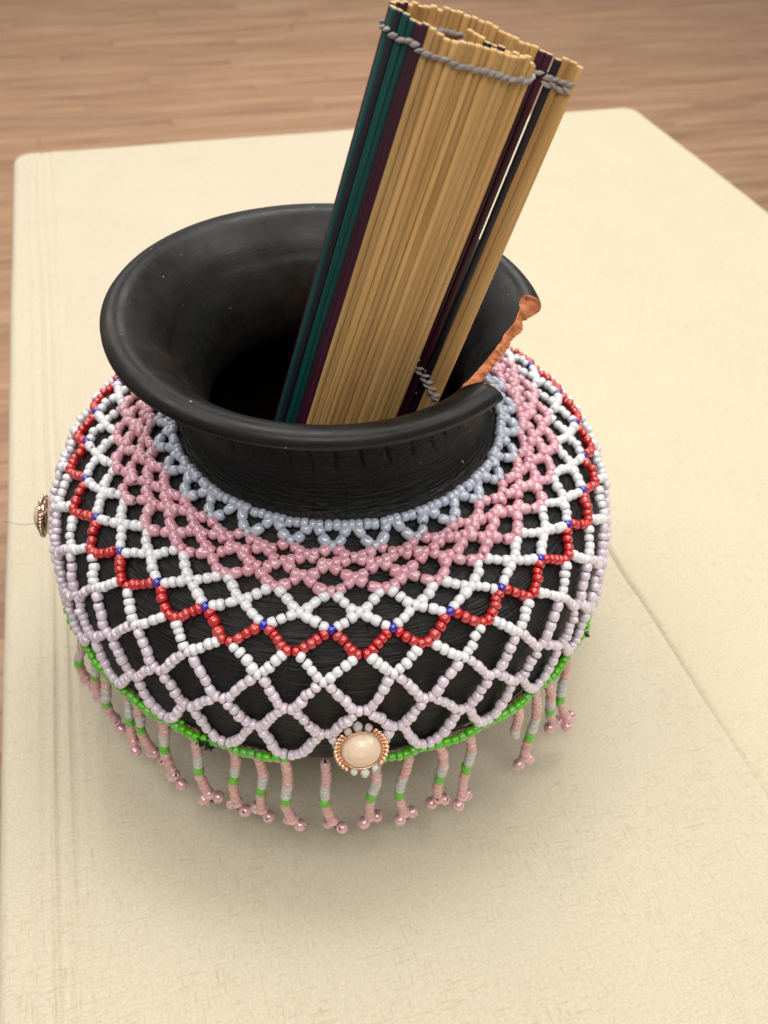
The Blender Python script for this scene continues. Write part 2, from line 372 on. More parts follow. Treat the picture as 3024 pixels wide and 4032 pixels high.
tag(t1, 'ecru linen tablecloth with pressed crease lines, covering the table under the pot', 'tablecloth')
XE = 0.1572
def edge_x(y): return XE + 0.03*max(0, (y - 0.35)/0.25)**1.5 + 0.0009*math.sin(y*9 + 0.5) + 0.0005*math.sin(y*31) + (0.0016/(1 + math.exp((y + 0.022)*260)))
def h_top(x, y):
    t = x - edge_x(y)
    n = noise.noise((x*7, y*7, 2.3))*0.0009 + noise.noise((x*22, y*22, 1.1))*0.0003
    lift = 0.0008 + 0.0010*math.exp(-((y+0.01)/0.07)**2) * math.exp(-max(t, 0)/0.02) - 0.0007*math.exp(-max(t, 0)/0.0012)
    z = crease(y + 0.11*x, 0.235, 0.0022, 0.0006) - crease(y + 0.11*x, 0.229, 0.003, 0.0004) + crease(y + 0.09*x, 0.105, 0.0025, 0.0005) + crease(y + 0.1*x, 0.012, 0.002, 0.0004)
    return lift + n + z + 0.0006
# overlying sheet, built with a turned-down hem along its free edge
V = []; UV = []; F = []
us = [-1] + steps((0.0, 0.012, 10), (0.012, X1T-0.02-XE, 90), (X1T-0.02-XE, X1T+0.02-XE, 12), (X1T+0.02-XE, X1T+0.2-XE, 10))
nx = len(us)
for y in ys:
    for i, u in enumerate(us):
        x = edge_x(y) + max(u, 0)*(1.0 if u < 0.3 else 1.0)
        h = h_top(x, y)
        if u == -1: X, Y, Z = table_point(x - 0.0014, y, h_base(x, y) - 0.0002, 1.7)
        else: X, Y, Z = table_point(x, y, h, 1.7)
        V.append(to_world(X, Y, Z)); UV.append((x*U + 1.3, y*U + 0.7))
ny = len(ys)
F = [(j*nx+i, j*nx+i+1, (j+1)*nx+i+1, (j+1)*nx+i) for j in range(ny-1) for i in range(nx-1)]
t2 = mesh_obj('tablecloth', V, F, M['cloth2'], uvs=UV)
tag(t2, 'second cream tablecloth overlapping the first along a diagonal edge right of the pot', 'tablecloth')

# ------------------------------------------------------------------ pot
LV = [(.0645, .1348), (.0712, .1316), (.0748, .1304), (.0780, .1294), (.0823, .1281), (.0874, .1263), (.0940, .1240), (.0993, .1216),
      (.1053, .1172), (.1108, .1103), (.1146, .0973), (.1164, .0870), (.1176, .0730)]
LVA = np.array(LV)
def catmull(pts, n):
    pts = [np.asarray(p, float) for p in pts]; P = [2*pts[0]-pts[1]] + pts + [2*pts[-1]-pts[-2]]; out = []
    for i in range(1, len(P)-2):
        for k in range(n):
            t = k/n; a, b_, c, d = P[i-1], P[i], P[i+1], P[i+2]
            out.append(0.5*((2*b_) + (c-a)*t + (2*a-5*b_+4*c-d)*t*t + (-a+3*b_-3*c+d)*t**3))
    out.append(pts[-1]); return out
def lv_at(l):
    l = min(max(l, 0), 12); i = min(int(l), 11); t = l - i
    P = [LVA[max(i-1, 0)], LVA[i], LVA[i+1], LVA[min(i+2, 12)]]
    a, b_, c, d = P
    p = 0.5*((2*b_) + (c-a)*t + (2*a-5*b_+4*c-d)*t*t + (-a+3*b_-3*c+d)*t**3)
    tg = (c - a)*(1-t) + (d - b_)*t; tg /= np.linalg.norm(tg)
    return p, np.array([-tg[1], tg[0]])     # outward (r, z) normal: profile runs outward and down
def centre(z):
    t = min(max((z - .137)/.038, 0), 1); t = t*t*(3-2*t)
    return np.array([-0.0046*t - 0.0012*min(max((.122 - z)/.02, 0), 1), -0.0015*t])
def surf_rz(l, off):
    p, n = lv_at(l)
    if n[0] < 0 and n[1] < 0: n = -n
    return p + n*off
BEAD_OFF = 0.0019
shoulder = [surf_rz(l, -BEAD_OFF) for l in np.linspace(12, 0, 25)]
outer_low = [(.0, .0), (.034, .0), (.046, .0025), (.066, .0115), (.086, .0265), (.101, .0435), (.1100, .058)] + [tuple(s) for s in shoulder] + [(.0602, .1350), (.0583, .1385), (.0572, .1430), (.0567, .1470), (.0574, .1482)]
outer_up = [(.0574, .1482), (.0557, .1545), (.0562, .1610), (.0589, .1680), (.0632, .1741), (.0676, .1781), (.0714, .1792), (.0746, .1792), (.0768, .1801), (.0775, .1818), (.0766, .1838), (.0744, .1850), (.0720, .1852)]
inner_up = [(.0488, .1480), (.0497, .1555), (.0522, .1630), (.0560, .1700), (.0605, .1763), (.0650, .1808), (.0688, .1839), (.0706, .1849), (.0720, .1852)]
inner_low = [(.0488, .1480), (.0495, .1415), (.0535, .1350), (.062, .1305), (.080, .1240), (.093, .1150), (.102, .104), (.1080, .090), (.1080, .070), (.0975, .048), (.083, .0310), (.062, .0160), (.036, .0080), (.0, .0070)]
def dense(pts, n):
    c = np.array(catmull(pts, 8)); s = np.r_[0, np.cumsum(np.hypot(*np.diff(c, axis=0).T))]
    t = np.linspace(0, s[-1], n); return np.c_[np.interp(t, s, c[:, 0]), np.interp(t, s, c[:, 1])]
OL, IL = dense(outer_low, 110), dense(inner_low, 44)
OU, IU = dense(outer_up, 60), dense(inner_up, 60)
def at_w(A, w): 
    t = w*(len(A)-1); i = min(int(t), len(A)-2); return A[i] + (A[i+1]-A[i])*(t-i)
# the break in the rim, as height of the remaining wall on its inner face for each angle
CUT = [(-60, 9), (-39.5, .1864), (-38.4, .1850), (-37.4, .1795), (-36.4, .1760), (-34.5, .1742), (-32, .1735), (-27, .1742), (-19, .1768), (-12.3, .1796), (-8, .1806), (-5.3, .1826), (-2, .1842), (2.0, .1849), (4.0, .1854), (5.6, .1859), (6.6, .1863), (40, 9)]
def wcut(deg):
    if deg <= -39.5 or deg >= 6.6: return 1.0
    z = np.interp(deg, [c[0] for c in CUT[1:-1]], [min(c[1], .1865) for c in CUT[1:-1]])
    z = .1735 + (z - .1735)*0.9
    z += 0.0005*noise.noise((deg*0.3, 0.1, 0.2)) + 0.00015*noise.noise((deg*0.9, 5.1, 0.2))
    return float(min(np.interp(z, IU[:, 1], np.linspace(0, 1, len(IU))), 1.0))
def w_outer(w):
    p = at_w(IU, w); t = at_w(IU, min(w+.02, 1)) - at_w(IU, w-.02); t /= np.linalg.norm(t)
    d = np.abs((OU - p)@t) + 0.15*np.hypot(*(OU - p).T); j = int(np.argmin(d[10:])) + 10
    return min(j/(len(OU)-1) + 0.01, 0.70)
def outer_cut(deg, w):
    lim = np.interp(deg, [-39.5, -38.6, -37.6, -36.5, 0.0, 2.0, 4.0, 5.4, 6.6], [.99, .90, .80, .71, .72, .74, .80, .88, .99])
    return float(min(w_outer(w) if -36 < deg < 1 else lim, lim))
th = sorted(set([round(a, 3) for a in np.arange(-180, 180, 0.45)] + [round(a, 3) for a in np.arange(-40.2, 7.5, 0.25)]))

NU = 26
GROOVES = []
_a = -178.0
while _a < 178: GROOVES.append((_a, random.uniform(-.16, .16), random.uniform(.45, 1.0), random.uniform(.1515, .155), random.uniform(.164, .170))); _a += random.uniform(6.5, 10.5)
def groove(deg, z):
    if not .150 < z < .172: return 0.0
    d = 0.0
    for a0, sl, dep, z0, z1 in GROOVES:
        t = deg - a0 - sl*(z - .160)*1000
        if abs(t) < 2.5: d += dep*0.0020*math.exp(-(t/0.42)**2)*min(max((z-z0+.0015)/.0015, 0), 1)*min(max((z1-z)/.002, 0), 1)
    return d
V = []; UV = []; cols = []; fm_rows = None
for a in th:
    A = rad(a); w = wcut(a)
    wo = w if w > 0.9995 else min(w_outer(w), 0.985) if False else (1.0 if w > 0.9995 else outer_cut(a, w))
    po = [at_w(OU, wo*k/NU) for k in range(1, NU+1)]; pi = [at_w(IU, w*k/NU) for k in range(NU, 0, -1)]
    if w > 0.999: pi = pi[1:] + [at_w(IU, w*0.5/NU)]
    prof = [(p, 0) for p in OL] + [(p, 0) for p in po] + [(p, 1) for p in pi] + [(p, 1) for p in IL]
    s = 0; last = None; base = len(V)
    for (p, kind) in prof:
        r, z = p
        if last is not None: s += math.hypot(r-last[0], z-last[1])
        last = p
        k = 1 + 0.004*math.sin(2*A + 0.6) + 0.003*math.sin(3*A + 2)
        bump = 0.0005*noise.noise((3*math.cos(A), 3*math.sin(A), z*30)) if kind == 0 and z < .17 else 0.0004*noise.noise((2.5*math.cos(A)+7, 2.5*math.sin(A), z*20))
        c = centre(z); rr = max(r*k + (bump if r > .02 else 0) - (groove(a, z) if kind == 0 else 0), 0)
        zz = z + (0.0005*math.sin(2*A + 1) if z > .17 else 0)
        V.append((c[0] + rr*math.cos(A), c[1] + rr*math.sin(A), zz)); UV.append((A*0.09*U, s*U))
    cols.append((base, w))
M_ = len(OL) + NU + NU + len(IL); no = len(OL) + NU
F = []; fm = []; n_th = len(th)
lip0 = len(OL) + 12
for i in range(n_th):
    b0 = cols[i][0]; b1 = cols[(i+1) % n_th][0]; cutcol = cols[i][1] < 0.9995 or cols[(i+1) % n_th][1] < 0.9995
    for k in range(M_-1):
        if k == no-1 and cutcol: continue
        F.append((b0+k, b1+k, b1+k+1, b0+k+1)); fm.append(0 if k < lip0 else 1)
pot = empty('clay_pot')
tag(pot, 'round black clay pot with flared mouth and a chunk broken from its rim', 'pot')
uvs = np.array(UV)
body = mesh_obj('body', V, F, [M['clay_out'], M['clay_in'], M['terra']], pot, fmat=fm, uvs=uvs)
# broken face
bv = []; bf = []; NB = 7
idx = [i for i in range(n_th) if cols[i][1] < 0.9995]
idx = [idx[0]-1] + idx + [idx[-1]+1]
for i in idx:
    o_, i_ = np.array(V[cols[i][0] + no - 1]), np.array(V[cols[i][0] + no])
    for k in range(NB):
        t = k/(NB-1); p = o_ + (i_-o_)*t
        if 0 < k < NB-1:
            nn = noise.noise_vector(tuple(p*330)); n3 = noise.noise_vector(tuple(p*900)); p = p + np.array(nn)*0.0009 + np.array(n3)*0.0004 + np.array([0, 0, 0.0005*math.sin(t*math.pi)])
        bv.append(p)
for j in range(len(idx)-1):
    for k in range(NB-1): bf.append((j*NB+k, j*NB+k+1, (j+1)*NB+k+1, (j+1)*NB+k))
br_ = mesh_obj('broken_edge', bv, bf, M['terra'], pot, smooth=True)
tag(br_, 'raw orange terracotta face of the broken rim')
# crumbs of terracotta lying on the neck
def back_z(uv, z):
    d = RIGHT*(uv[0]-1512)/FPX + DOWN*(uv[1]-2016)/FPX + FWD
    return CAMP + d*((z - CAMP[2])/d[2])
def crumb(uv, length, ang, label):
    # find the neck point on the ray
    best = None
    for z in np.linspace(.1345, .168, 400):
        p = back_z(uv, z); r = math.hypot(*(p[:2] - centre(z)))
        R_ = np.interp(z, np.r_[OL[-30:, 1], OU[:, 1]], np.r_[OL[-30:, 0], OU[:, 0]])
        if best is None or abs(r - R_) < best[0]: best = (abs(r-R_), p)
    p = best[1]; out = np.array([p[0], p[1], 0.03]); out /= np.linalg.norm(out); p = p + out*0.0006
    x, y, z = frame(out); d = math.cos(ang)*x + math.sin(ang)*y; e = np.cross(out, d)
    v = []
    for s_, wd in ((-1, .5), (-.2, 1), (.5, .8), (1, .2)):
        for (q, h) in ((-1, -.5), (1, -.5), (.6, .6), (-.7, .5)):
            v.append(p + d*s_*length/2 + e*q*wd*0.00035 + out*h*0.0004)
    f = [(0, 1, 2, 3), (15, 14, 13, 12)]
    for k in range(3):
        for q in range(4): f.append((k*4+q, k*4+(q+1) % 4, k*4+4+(q+1) % 4, k*4+4+q))
    tag(mesh_obj('clay_crumb', v, f, M['terra'], smooth=False), label, 'crumb')
crumb((1816, 1817), 0.0016, 1.9, 'tiny orange terracotta sliver on the black neck, lower of two')
crumb((1928, 1619), 0.0012, 1.5, 'tiny orange terracotta speck on the neck just below the broken lip, upper of two')

# ------------------------------------------------------------------ bead net
net = empty('beaded_net'); tag(net, 'fringed net of strung pink, white, red, lilac and green beads over the pot', 'bead net')
def bead_mesh(name, mat_, R, Ln, hole, n=14, sq=0.55):
    """unit metres; rounded tube bead about Z"""
    pts = []
    rc = (R - hole)
    for k in range(9):          # outer side
        a = -math.pi/2 + math.pi*k/8
        cs, sn = math.cos(a), math.sin(a)
        pts.append((hole + rc*(abs(cs)**sq), Ln/2*(abs(sn)**(0.9))*(1 if sn > 0 else -1)))
    pts.append((hole*0.9, 0.15*Ln)); pts.append((hole*0.9, -0.15*Ln))
    v, f = lathe_mesh(pts, n)
    me = bpy.data.meshes.new(name); me.from_pydata(v, [], f); me.materials.append(mat_)
    me.polygons.foreach_set('use_smooth', [True]*len(f)); me.update(); return me
# radius & length 1 -> scaled per bead
def variants(name, mat_):
    return [bead_mesh(name, mat_, 0.5, 1.0, 0.15, sq=s) for s in (0.85, 0.66, 0.52)]
BM = {k: variants(k + '_bead', M[k]) for k in ('white', 'grey', 'pink', 'red', 'blue', 'lilac', 'green', 'rose', 'clear')}
def pearl_mesh():
    pts = []
    for k in range(13):
        a = -math.pi/2 + rad(14) + (math.pi - rad(28))*k/12; pts.append((0.5*math.cos(a), 0.5*math.sin(a)))
    pts += [(0.11, 0.3), (0.11, -0.3)]
    v, f = lathe_mesh(pts, 18); me = bpy.data.meshes.new('pearl'); me.from_pydata(v, [], f); me.materials.append(M['pearl']); me.polygons.foreach_set('use_smooth', [True]*len(f)); me.update(); return me
PEARL = pearl_mesh()
NCOL = 30; PH0 = -87.23; STEP = 360/NCOL
DIA = dict(white=.0040, grey=.0041, pink=.0044, red=.0040, blue=.0039, lilac=.0039, green=.0037, rose=.0040, clear=.0041)
beads = {}      # part -> list of (kind, matrix, pos, visible score)
threads = {}
def pos_on(l, deg, off=0.0):
    r, z = surf_rz(l, off); A = rad(deg); return np.array([r*math.cos(A) + centre(z)[0], r*math.sin(A), z])
def normal_on(l, deg):
    p, n = lv_at(l); 
    if n[0] < 0: n = -n
    A = rad(deg); return np.array([n[0]*math.cos(A), n[0]*math.sin(A), n[1]])
def put(part, kind, p, axis, ln, dia=None, nrm=None):
    d = (dia or DIA[kind])*random.uniform(0.87, 1.08)
    ax = np.asarray(axis, float); ax = ax/np.linalg.norm(ax) + rng.normal(0, 0.11, 3)
    ln = min(max(ln, 0.62*d), 1.25*d)
    mm = matrix(p, ax, (d*U, d*U, ln*U*1.03), spin=random.uniform(0, 6.28))
    if nrm is None: nrm = np.array([p[0], p[1], 0.0])
    v = CAMP - p; dist = np.linalg.norm(v); nrm = nrm/np.linalg.norm(nrm)
    face = float(nrm@v)/dist
    # behind the rim or the mat seen from the camera?
    seen = face > -0.25
    if p[1] > 0.02 and p[2] > .1:
        uv = proj(p); ex, ey = (uv[0]-1254)/850, (uv[1]-1275)/470
        if ex*ex + ey*ey < 0.93: seen = False
    beads.setdefault(part, []).append((kind, mm, (1/dist if seen else -1)))
def strand(part, kinds, pts, nrm_l=None, sl=None):
    """place len(kinds) beads along polyline pts (dense), returning nothing; sl shortens the ends"""
    pts = np.array(pts); seg = np.linalg.norm(np.diff(pts, axis=0), axis=1); s = np.r_[0, np.cumsum(seg)]; Lt = s[-1]
    n = len(kinds); wts = np.array([random.uniform(0.82, 1.22) for _ in kinds]); wts /= wts.sum()
    a = 0.0
    for k, kind in enumerate(kinds):
        ln = wts[k]*Lt; t = a + ln/2; a += ln
        p = np.array([np.interp(t, s, pts[:, j]) for j in range(3)])
        q = np.array([np.interp(min(t+1e-4, Lt), s, pts[:, j]) - np.interp(max(t-1e-4, 0), s, pts[:, j]) for j in range(3)])
        rr = np.array([p[0], p[1], 0]); rr /= np.linalg.norm(rr)
        nn = rr*0.7 + np.array([0, 0, 0.7 if p[2] > .115 else 0.1])
        jit = rng.normal(0, 0.00025 if kind == 'pink' else 0.00013, 3) + nn*random.uniform(-0.0001, 0.0003)
        if ln < 0.75*DIA[kind]: jit = jit + nn*(0.0006 if k % 2 else 0)
        put(part, kind, p + jit, q, ln, nrm=nn)
# jittered nodes
node = {}
for l in range(0, 13):
    for k in range(NCOL):
        base = PH0 + k*STEP + (0 if l % 2 else STEP/2)
        jd = 0.55 if l else 0.3
        node[(l, k)] = (l + (random.uniform(-1, 1)*(0.16 if l < 6 else 0.07) if 0 < l < 12 else 0), base + random.uniform(-jd, jd))
def nd(l, k): return node[(l, k % NCOL)]
def path(l0, d0, l1, d1, sag=0.0, off=0.0, n=14):
    while d1 - d0 > 180: d1 -= 360
    while d1 - d0 < -180: d1 += 360
    out = []
    for i in range(n+1):
        t = i/n; out.append(pos_on(l0 + (l1-l0)*t + sag*math.sin(math.pi*t), d0 + (d1-d0)*t, off))
    return out
def cut(pts, a, b):
    pts = np.array(pts); s = np.r_[0, np.cumsum(np.linalg.norm(np.diff(pts, axis=0), axis=1))]
    t = np.linspace(a, s[-1]-b, 16); return np.c_[tuple(np.interp(t, s, pts[:, j]) for j in range(3))]
def thread(part, pts): threads.setdefault(part, []).append(np.array(pts))
def tang(deg): A = rad(deg); return np.array([-math.sin(A), math.cos(A), 0])
ROWS = {  # level -> (part, kind of leg beads, count per leg, node kind, pair?)
    1: ('grey_collar', 'grey', 2, 'grey', False), 2: ('pink_netting', 'pink', 2, 'pink', False), 3: ('pink_netting', 'pink', 2, 'pink', False),
    4: ('pink_netting', 'pink', 2, 'pink', False), 5: ('pink_netting', 'pink', 2, 'pink', False), 6: ('white_netting', 'white', 3, 'white', False),
    7: ('white_netting', 'white', 3, 'blue', False), 8: ('red_zigzag', 'red', 3, 'red', True), 9: ('white_netting', 'white', 4, 'white', False),
    10: ('lilac_netting', 'lilac', 4, 'lilac', True), 11: ('lilac_netting', 'lilac', 4, 'lilac', True), 12: ('lilac_netting', 'lilac', 4, 'lilac', True)}
# collar ring
for k in range(NCOL):
    l0, d0 = nd(0, k); l1, d1 = nd(0, k+1)
    pts = path(0, d0, 0, d1, 0.06*random.uniform(-1, 1)); thread('grey_collar', pts)
    put('grey_collar', 'grey', pos_on(0, d0), tang(d0), .0027, nrm=normal_on(0, d0))
    strand('grey_collar', ['grey']*4, cut(pts, .0013, .0013))
for l in range(1, 13):
    part, kind, cnt, nk, pair = ROWS[l]
    upper_pair = l > 1 and ROWS[l-1][4]
    for k in range(NCOL):
        L0, D0 = nd(l, k); L0 = min(L0, 12)
        npart = 'red_zigzag' if nk == 'blue' else part
        hw = 0.0
        p0 = pos_on(L0, D0); T = tang(D0)
        bl = .0027
        if pair:
            hw = bl*0.52
            for s_ in (-1, 1): put(npart, nk, p0 + T*s_*hw + rng.normal(0, .0001, 3), T, bl, nrm=normal_on(L0, D0))
            if l == 12: put(npart, nk, p0 + T*0 - np.array([0, 0, .0002]), T, bl*0.9, nrm=normal_on(L0, D0)) if False else None
        else:
            ax = T if nk != 'blue' else T + np.array([0, 0, random.uniform(-.3, .3)])
            put(npart, nk, p0 + (normal_on(L0, D0)*0.0003 if nk == 'blue' else 0), ax, bl if nk != 'blue' else .0025, nrm=normal_on(L0, D0))
        # legs up to the two nodes above
        ups = (k-1, k) if l % 2 else (k, k+1)
        for side, ku in zip((-1, 1), ups):
            L1, D1 = nd(l-1, ku)
            off_deg0 = math.degrees((hw + bl*0.42)/math.hypot(p0[0], p0[1]))*side
            r1 = lv_at(L1)[0][0]
            up_off = -side*math.degrees(((bl*0.8) if upper_pair else bl*0.4)/r1)
            sag = random.uniform(-.05, .05)
            if 2 <= l <= 5: sag = 0.24 + random.uniform(-.08, .08)
            if l == 1: sag = 0.08 + random.uniform(-.04, .04)
            if l == 12: sag = 0.06
            if l in (10, 11): sag = -0.07 + random.uniform(-.05, .06)
            pts = path(L0 - (0.06 if l > 5 else 0.05), D0 + off_deg0, L1 + 0.07, D1 + up_off, sag, 0.0003 if l > 9 else 0)
            thread(part, np.vstack([[p0], pts, [pos_on(L1, D1)]]))
            c = cnt
            if l == 8: c = random.choice((3, 4, 4))
            if l in (10, 11): c = random.choice((4, 4, 5))
            if l == 12: c = random.choice((4, 5))
            strand(part, [kind]*c, cut(pts, 0.0001, 0.0002))
# green ring under the loops and the header ring of the fringe
for k in range(NCOL):
    _, d0 = nd(12, k); _, d1 = nd(12, k+1)
    for part, kind, z, r, n in (('green_ring', 'green', .0706, .1172, 8), ('fringe_header', 'rose', .0676, .1158, 8)):
        pts = []
        for i in range(15):
            t = i/14; A = rad(d0 + (d1-d0)*t); zz = z - 0.0007*math.sin(math.pi*t)*(1.0 if kind == 'green' else 1.3) + 0.0002*math.sin(5*A)
            rr = r + (0.0009*math.sin(math.pi*t) if kind == 'green' else 0)
            pts.append((rr*math.cos(A) - .0012, rr*math.sin(A), zz))
        thread(part, pts); strand(part, [kind]*n, pts)
PART_LABEL = dict(grey_collar='pearly grey beads ringing the neck', pink_netting='dense pink netting', white_netting='white diamond netting', red_zigzag='red zigzag with single blue beads at its points',
                  lilac_netting='pale lilac netting', green_ring='bright green ring of beads', fringe_header='rose ring from which the fringe hangs')
def join_beads(name, items, parent):
    V = []; F = []; mats = []; fm = []
    for kind, mm in items:
        me = BM[kind][0]
        if me.materials[0] not in mats: mats.append(me.materials[0])
        mi = mats.index(me.materials[0]); b0 = len(V)
        V += [mm @ v.co for v in me.vertices]
        for p in me.polygons: F.append(tuple(b0 + i for i in p.vertices)); fm.append(mi)
    o = mesh_obj(name, V, F, mats, parent, fmat=fm, scale=1.0); o['kind'] = 'stuff'; return o
def add_bead(kind, mm, parent, name=None):
    me = random.choice(BM[kind]) if kind in BM else PEARL
    o = bpy.data.objects.new(name or kind + '_bead', me); COL.objects.link(o); o.parent = parent; o.matrix_world = mm
    o.matrix_basis = mm; return o
for part, items in beads.items():
    V = []; F = []
    for pts in threads[part]:
        v, f = tube(pts, 0.00028, 5); b0 = len(V); V += v; F += [tuple(i+b0 for i in q) for q in f]
    P = mesh_obj(part, V, F, M['thread'], net); P['label'] = PART_LABEL[part]
    order = sorted(items, key=lambda it: -it[2]); n_kind = {}; rest = []
    for kind, mm, sc in order:
        lim = 300
        if sc > 0 and n_kind.get(kind, 0) < lim:
            n_kind[kind] = n_kind.get(kind, 0) + 1
            add_bead(kind, mm, P, ('header_bead' if part == 'fringe_header' else kind + '_bead'))
        else: rest.append((kind, mm))
    if rest: join_beads('remaining_beads', rest, P)

# fringe strands: (top pixel, bottom pixel of the first pearl), photograph pixels
STR = [((297, 2520), (340, 2668), 0), ((335, 2577), (392, 2735), 0), ((386, 2640), (448, 2826), 0), ((440, 2668), (522, 2905), 0), ((532, 2750), (601, 2952), 0),
       ((639, 2814), (680, 3038), 0), ((757, 2884), (815, 3112), 0), ((923, 2937), (930, 3146), 0), ((1012, 2963), (1030, 3175), 0), ((1122, 2990), (1146, 3216), 0),
       ((1281, 3003), (1303, 3220), 0), ((1479, 3012), (1456, 3205), 0), ((1614, 2967), (1588, 3188), 0), ((1731, 2937), (1724, 3132), 0), ((1848, 2892), (1822, 3120), 0),
       ((2036, 2779), (2033, 2900), 1), ((2116, 2726), (2066, 2972), 0), ((2168, 2690), (2176, 2838), 0), ((2251, 2575), (2229, 2820), 0)]
def top_point(uv):
    best = None
    for a in np.arange(-200, 40, 0.25):
        A = rad(a); p = np.array([.1164*math.cos(A) - .0012, .1164*math.sin(A), .0674]); d = np.hypot(*(proj(p) - uv)) + (60 if proj(p)[1] < uv[1]-80 else 0)
        if best is None or d < best[0]: best = (d, p, a)
    return best[1], best[2]
jobs = []; angs = []
for top, bot, short in STR:
    p0, a = top_point(np.array(top, float)); Ls = 0.0405*random.uniform(0.96, 1.05)*(0.55 if short else 1)
    b0 = back_z(bot, p0[2] - Ls); d = b0[:2] - p0[:2]; ln = np.hypot(*d)
    if ln > .013: d = d*.013/ln
    rr = np.hypot(*(p0[:2]+d))
    jobs.append((p0, np.array([p0[0]+d[0], p0[1]+d[1], p0[2]-Ls]), True, short)); angs.append(a)
a = max(angs) + 8
while a < min(angs) + 360 - 6:
    A = rad(a); p0 = np.array([.1164*math.cos(A) - .0012, .1164*math.sin(A), .0674]); d = rng.normal(0, .003, 2)
    jobs.append((p0, np.array([p0[0]+d[0], p0[1]+d[1], p0[2]-.041*random.uniform(.95, 1.05)]), False, 0)); a += random.uniform(8, 11)
for p0, p1, vis, short in jobs:
    if not vis and not (-8 < math.degrees(math.atan2(p0[1], p0[0])) < 40 or 140 < math.degrees(math.atan2(p0[1], p0[0]))): continue
    bend = rng.normal(0, 0.0014, 2)
    path_ = []
    for i in range(21):
        t = i/20; q = p0 + (p1-p0)*t; q = q + np.array([bend[0], bend[1], 0])*math.sin(math.pi*t) + np.array([0.0008, 0, 0])*math.sin(2*math.pi*t)*random.choice([1]); path_.append(q)
    n1, n2, n3 = random.choice((5, 6)), random.choice((3, 4)), 2
    kinds = ['rose']*n1 + ['clear']*n2 + ['green']*n3 + ['rose']*random.choice((4, 5))
    if short: kinds = ['rose']*5 + ['clear']*2
    # three pearls: one in line, two at its sides
    e = path_[-1]; dirn = path_[-1] - path_[-2]; dirn /= np.linalg.norm(dirn); pd = 0.0050
    phi = random.uniform(-0.5, 0.5) + math.atan2(p0[1], p0[0]) + math.pi/2
    sd = np.array([math.cos(phi), math.sin(phi), 0])
    pearls = [] if short else [e + dirn*pd*0.45, e + dirn*pd*random.uniform(.9, 1.3) + sd*pd*0.60, e + dirn*pd*random.uniform(.8, 1.35) - sd*pd*0.58]
    tp = [p0 + np.array([0, 0, .0015])] + path_ + ([] if short else [pearls[0], pearls[1] + dirn*pd*.1, pearls[1]*.5 + pearls[2]*.5 + dirn*pd*.55, pearls[2], pearls[0]])
    v, f = tube(tp, 0.00033, 5)
    st = mesh_obj('fringe_strand', v, f, M['thread'], net)
    if short: tag(st, 'short strand that has lost its lower beads')
    pp = np.array(path_); s = np.r_[0, np.cumsum(np.linalg.norm(np.diff(pp, axis=0), axis=1))]
    wts = np.array([random.uniform(.85, 1.18) for _ in kinds]); wts *= s[-1]/wts.sum(); a_ = 0
    for kk, kind in enumerate(kinds):
        t = a_ + wts[kk]/2; a_ += wts[kk]
        q = np.array([np.interp(t, s, pp[:, j]) for j in range(3)]); qd = np.array([np.interp(min(t+.0006, s[-1]), s, pp[:, j]) - np.interp(max(t-.0006, 0), s, pp[:, j]) for j in range(3)])
        dd = DIA[kind]*random.uniform(.95, 1.08)*(1.06 if kind == 'green' else 1)
        add_bead(kind, matrix(q + rng.normal(0, .00012, 3), qd + rng.normal(0, .00006, 3), (dd*U, dd*U, wts[kk]*U*1.12), spin=random.uniform(0, 6)), st, kind + '_bead')
    for q in pearls:
        add_bead('pearl', matrix(q, rng.normal(0, 1, 3), (pd*U*random.uniform(.96, 1.04),)*3), st, 'pearl')
# frayed black knots on the green ring
for uv in ((823, 2873), (858, 2862), (2302, 2518)):
    p, a_ = top_point(np.array(uv, float)); p = p + np.array([p[0], p[1], 0])/np.hypot(p[0], p[1])*0.002 + np.array([0, 0, .0025])
    V = []; F = []
    for q in range(60):
        d = rng.normal(0, 1, 3); d /= np.linalg.norm(d); mid = p + d*0.0012 + rng.normal(0, .0003, 3); end = p + d*0.0024*random.uniform(.6, 1.3) + rng.normal(0, .0005, 3)
        v, f = tube([p, mid, end], 0.00028, 4); b0 = len(V); V += v; F += [tuple(i+b0 for i in z) for z in f]
    tag(mesh_obj('thread_knot', V, F, M['thread'], net), 'frayed black thread knot', kind='stuff')

# ------------------------------------------------------------------ brooches sewn to the net
DOME = None
def sphere(n=10, m_=7):
    V = []; F = []
    for i in range(m_+1):
        a = -math.pi/2 + math.pi*i/m_
        for k in range(n): V.append((0.5*math.cos(a)*math.cos(2*math.pi*k/n), 0.5*math.cos(a)*math.sin(2*math.pi*k/n), 0.5*math.sin(a)))
    for i in range(m_):
        for k in range(n): F.append((i*n+k, i*n+(k+1) % n, (i+1)*n+(k+1) % n, (i+1)*n+k))
    return V, F
def shared(name, V, F, mat_, smooth=True):
    me = bpy.data.meshes.new(name); me.from_pydata([tuple(v) for v in V], [], F); me.materials.append(mat_); me.polygons.foreach_set('use_smooth', [smooth]*len(F)); me.update(); return me
GB = shared('metal_bead', *sphere(), M['gold'])
gv = []                                                   # faceted crystal
for zz, rr in ((-.3, .35), (-.05, .5), (.12, .42), (.22, .22)):
    for k in range(8): gv.append((rr*math.cos(k*math.pi/4), rr*math.sin(k*math.pi/4), zz))
gf = [tuple(range(7, -1, -1)), tuple(range(24, 32))] + [(i*8+k, i*8+(k+1) % 8, i*8+8+(k+1) % 8, i*8+8+k) for i in range(3) for k in range(8)]
RH = shared('rhinestone', gv, gf, M['crystal'], False)
CUPM = shared('rhinestone_cup', *lathe_mesh([(.40, -.35), (.56, -.3), (.58, .02), (.53, .08), (.49, .02), (.42, -.25)], 14), M['gold'])
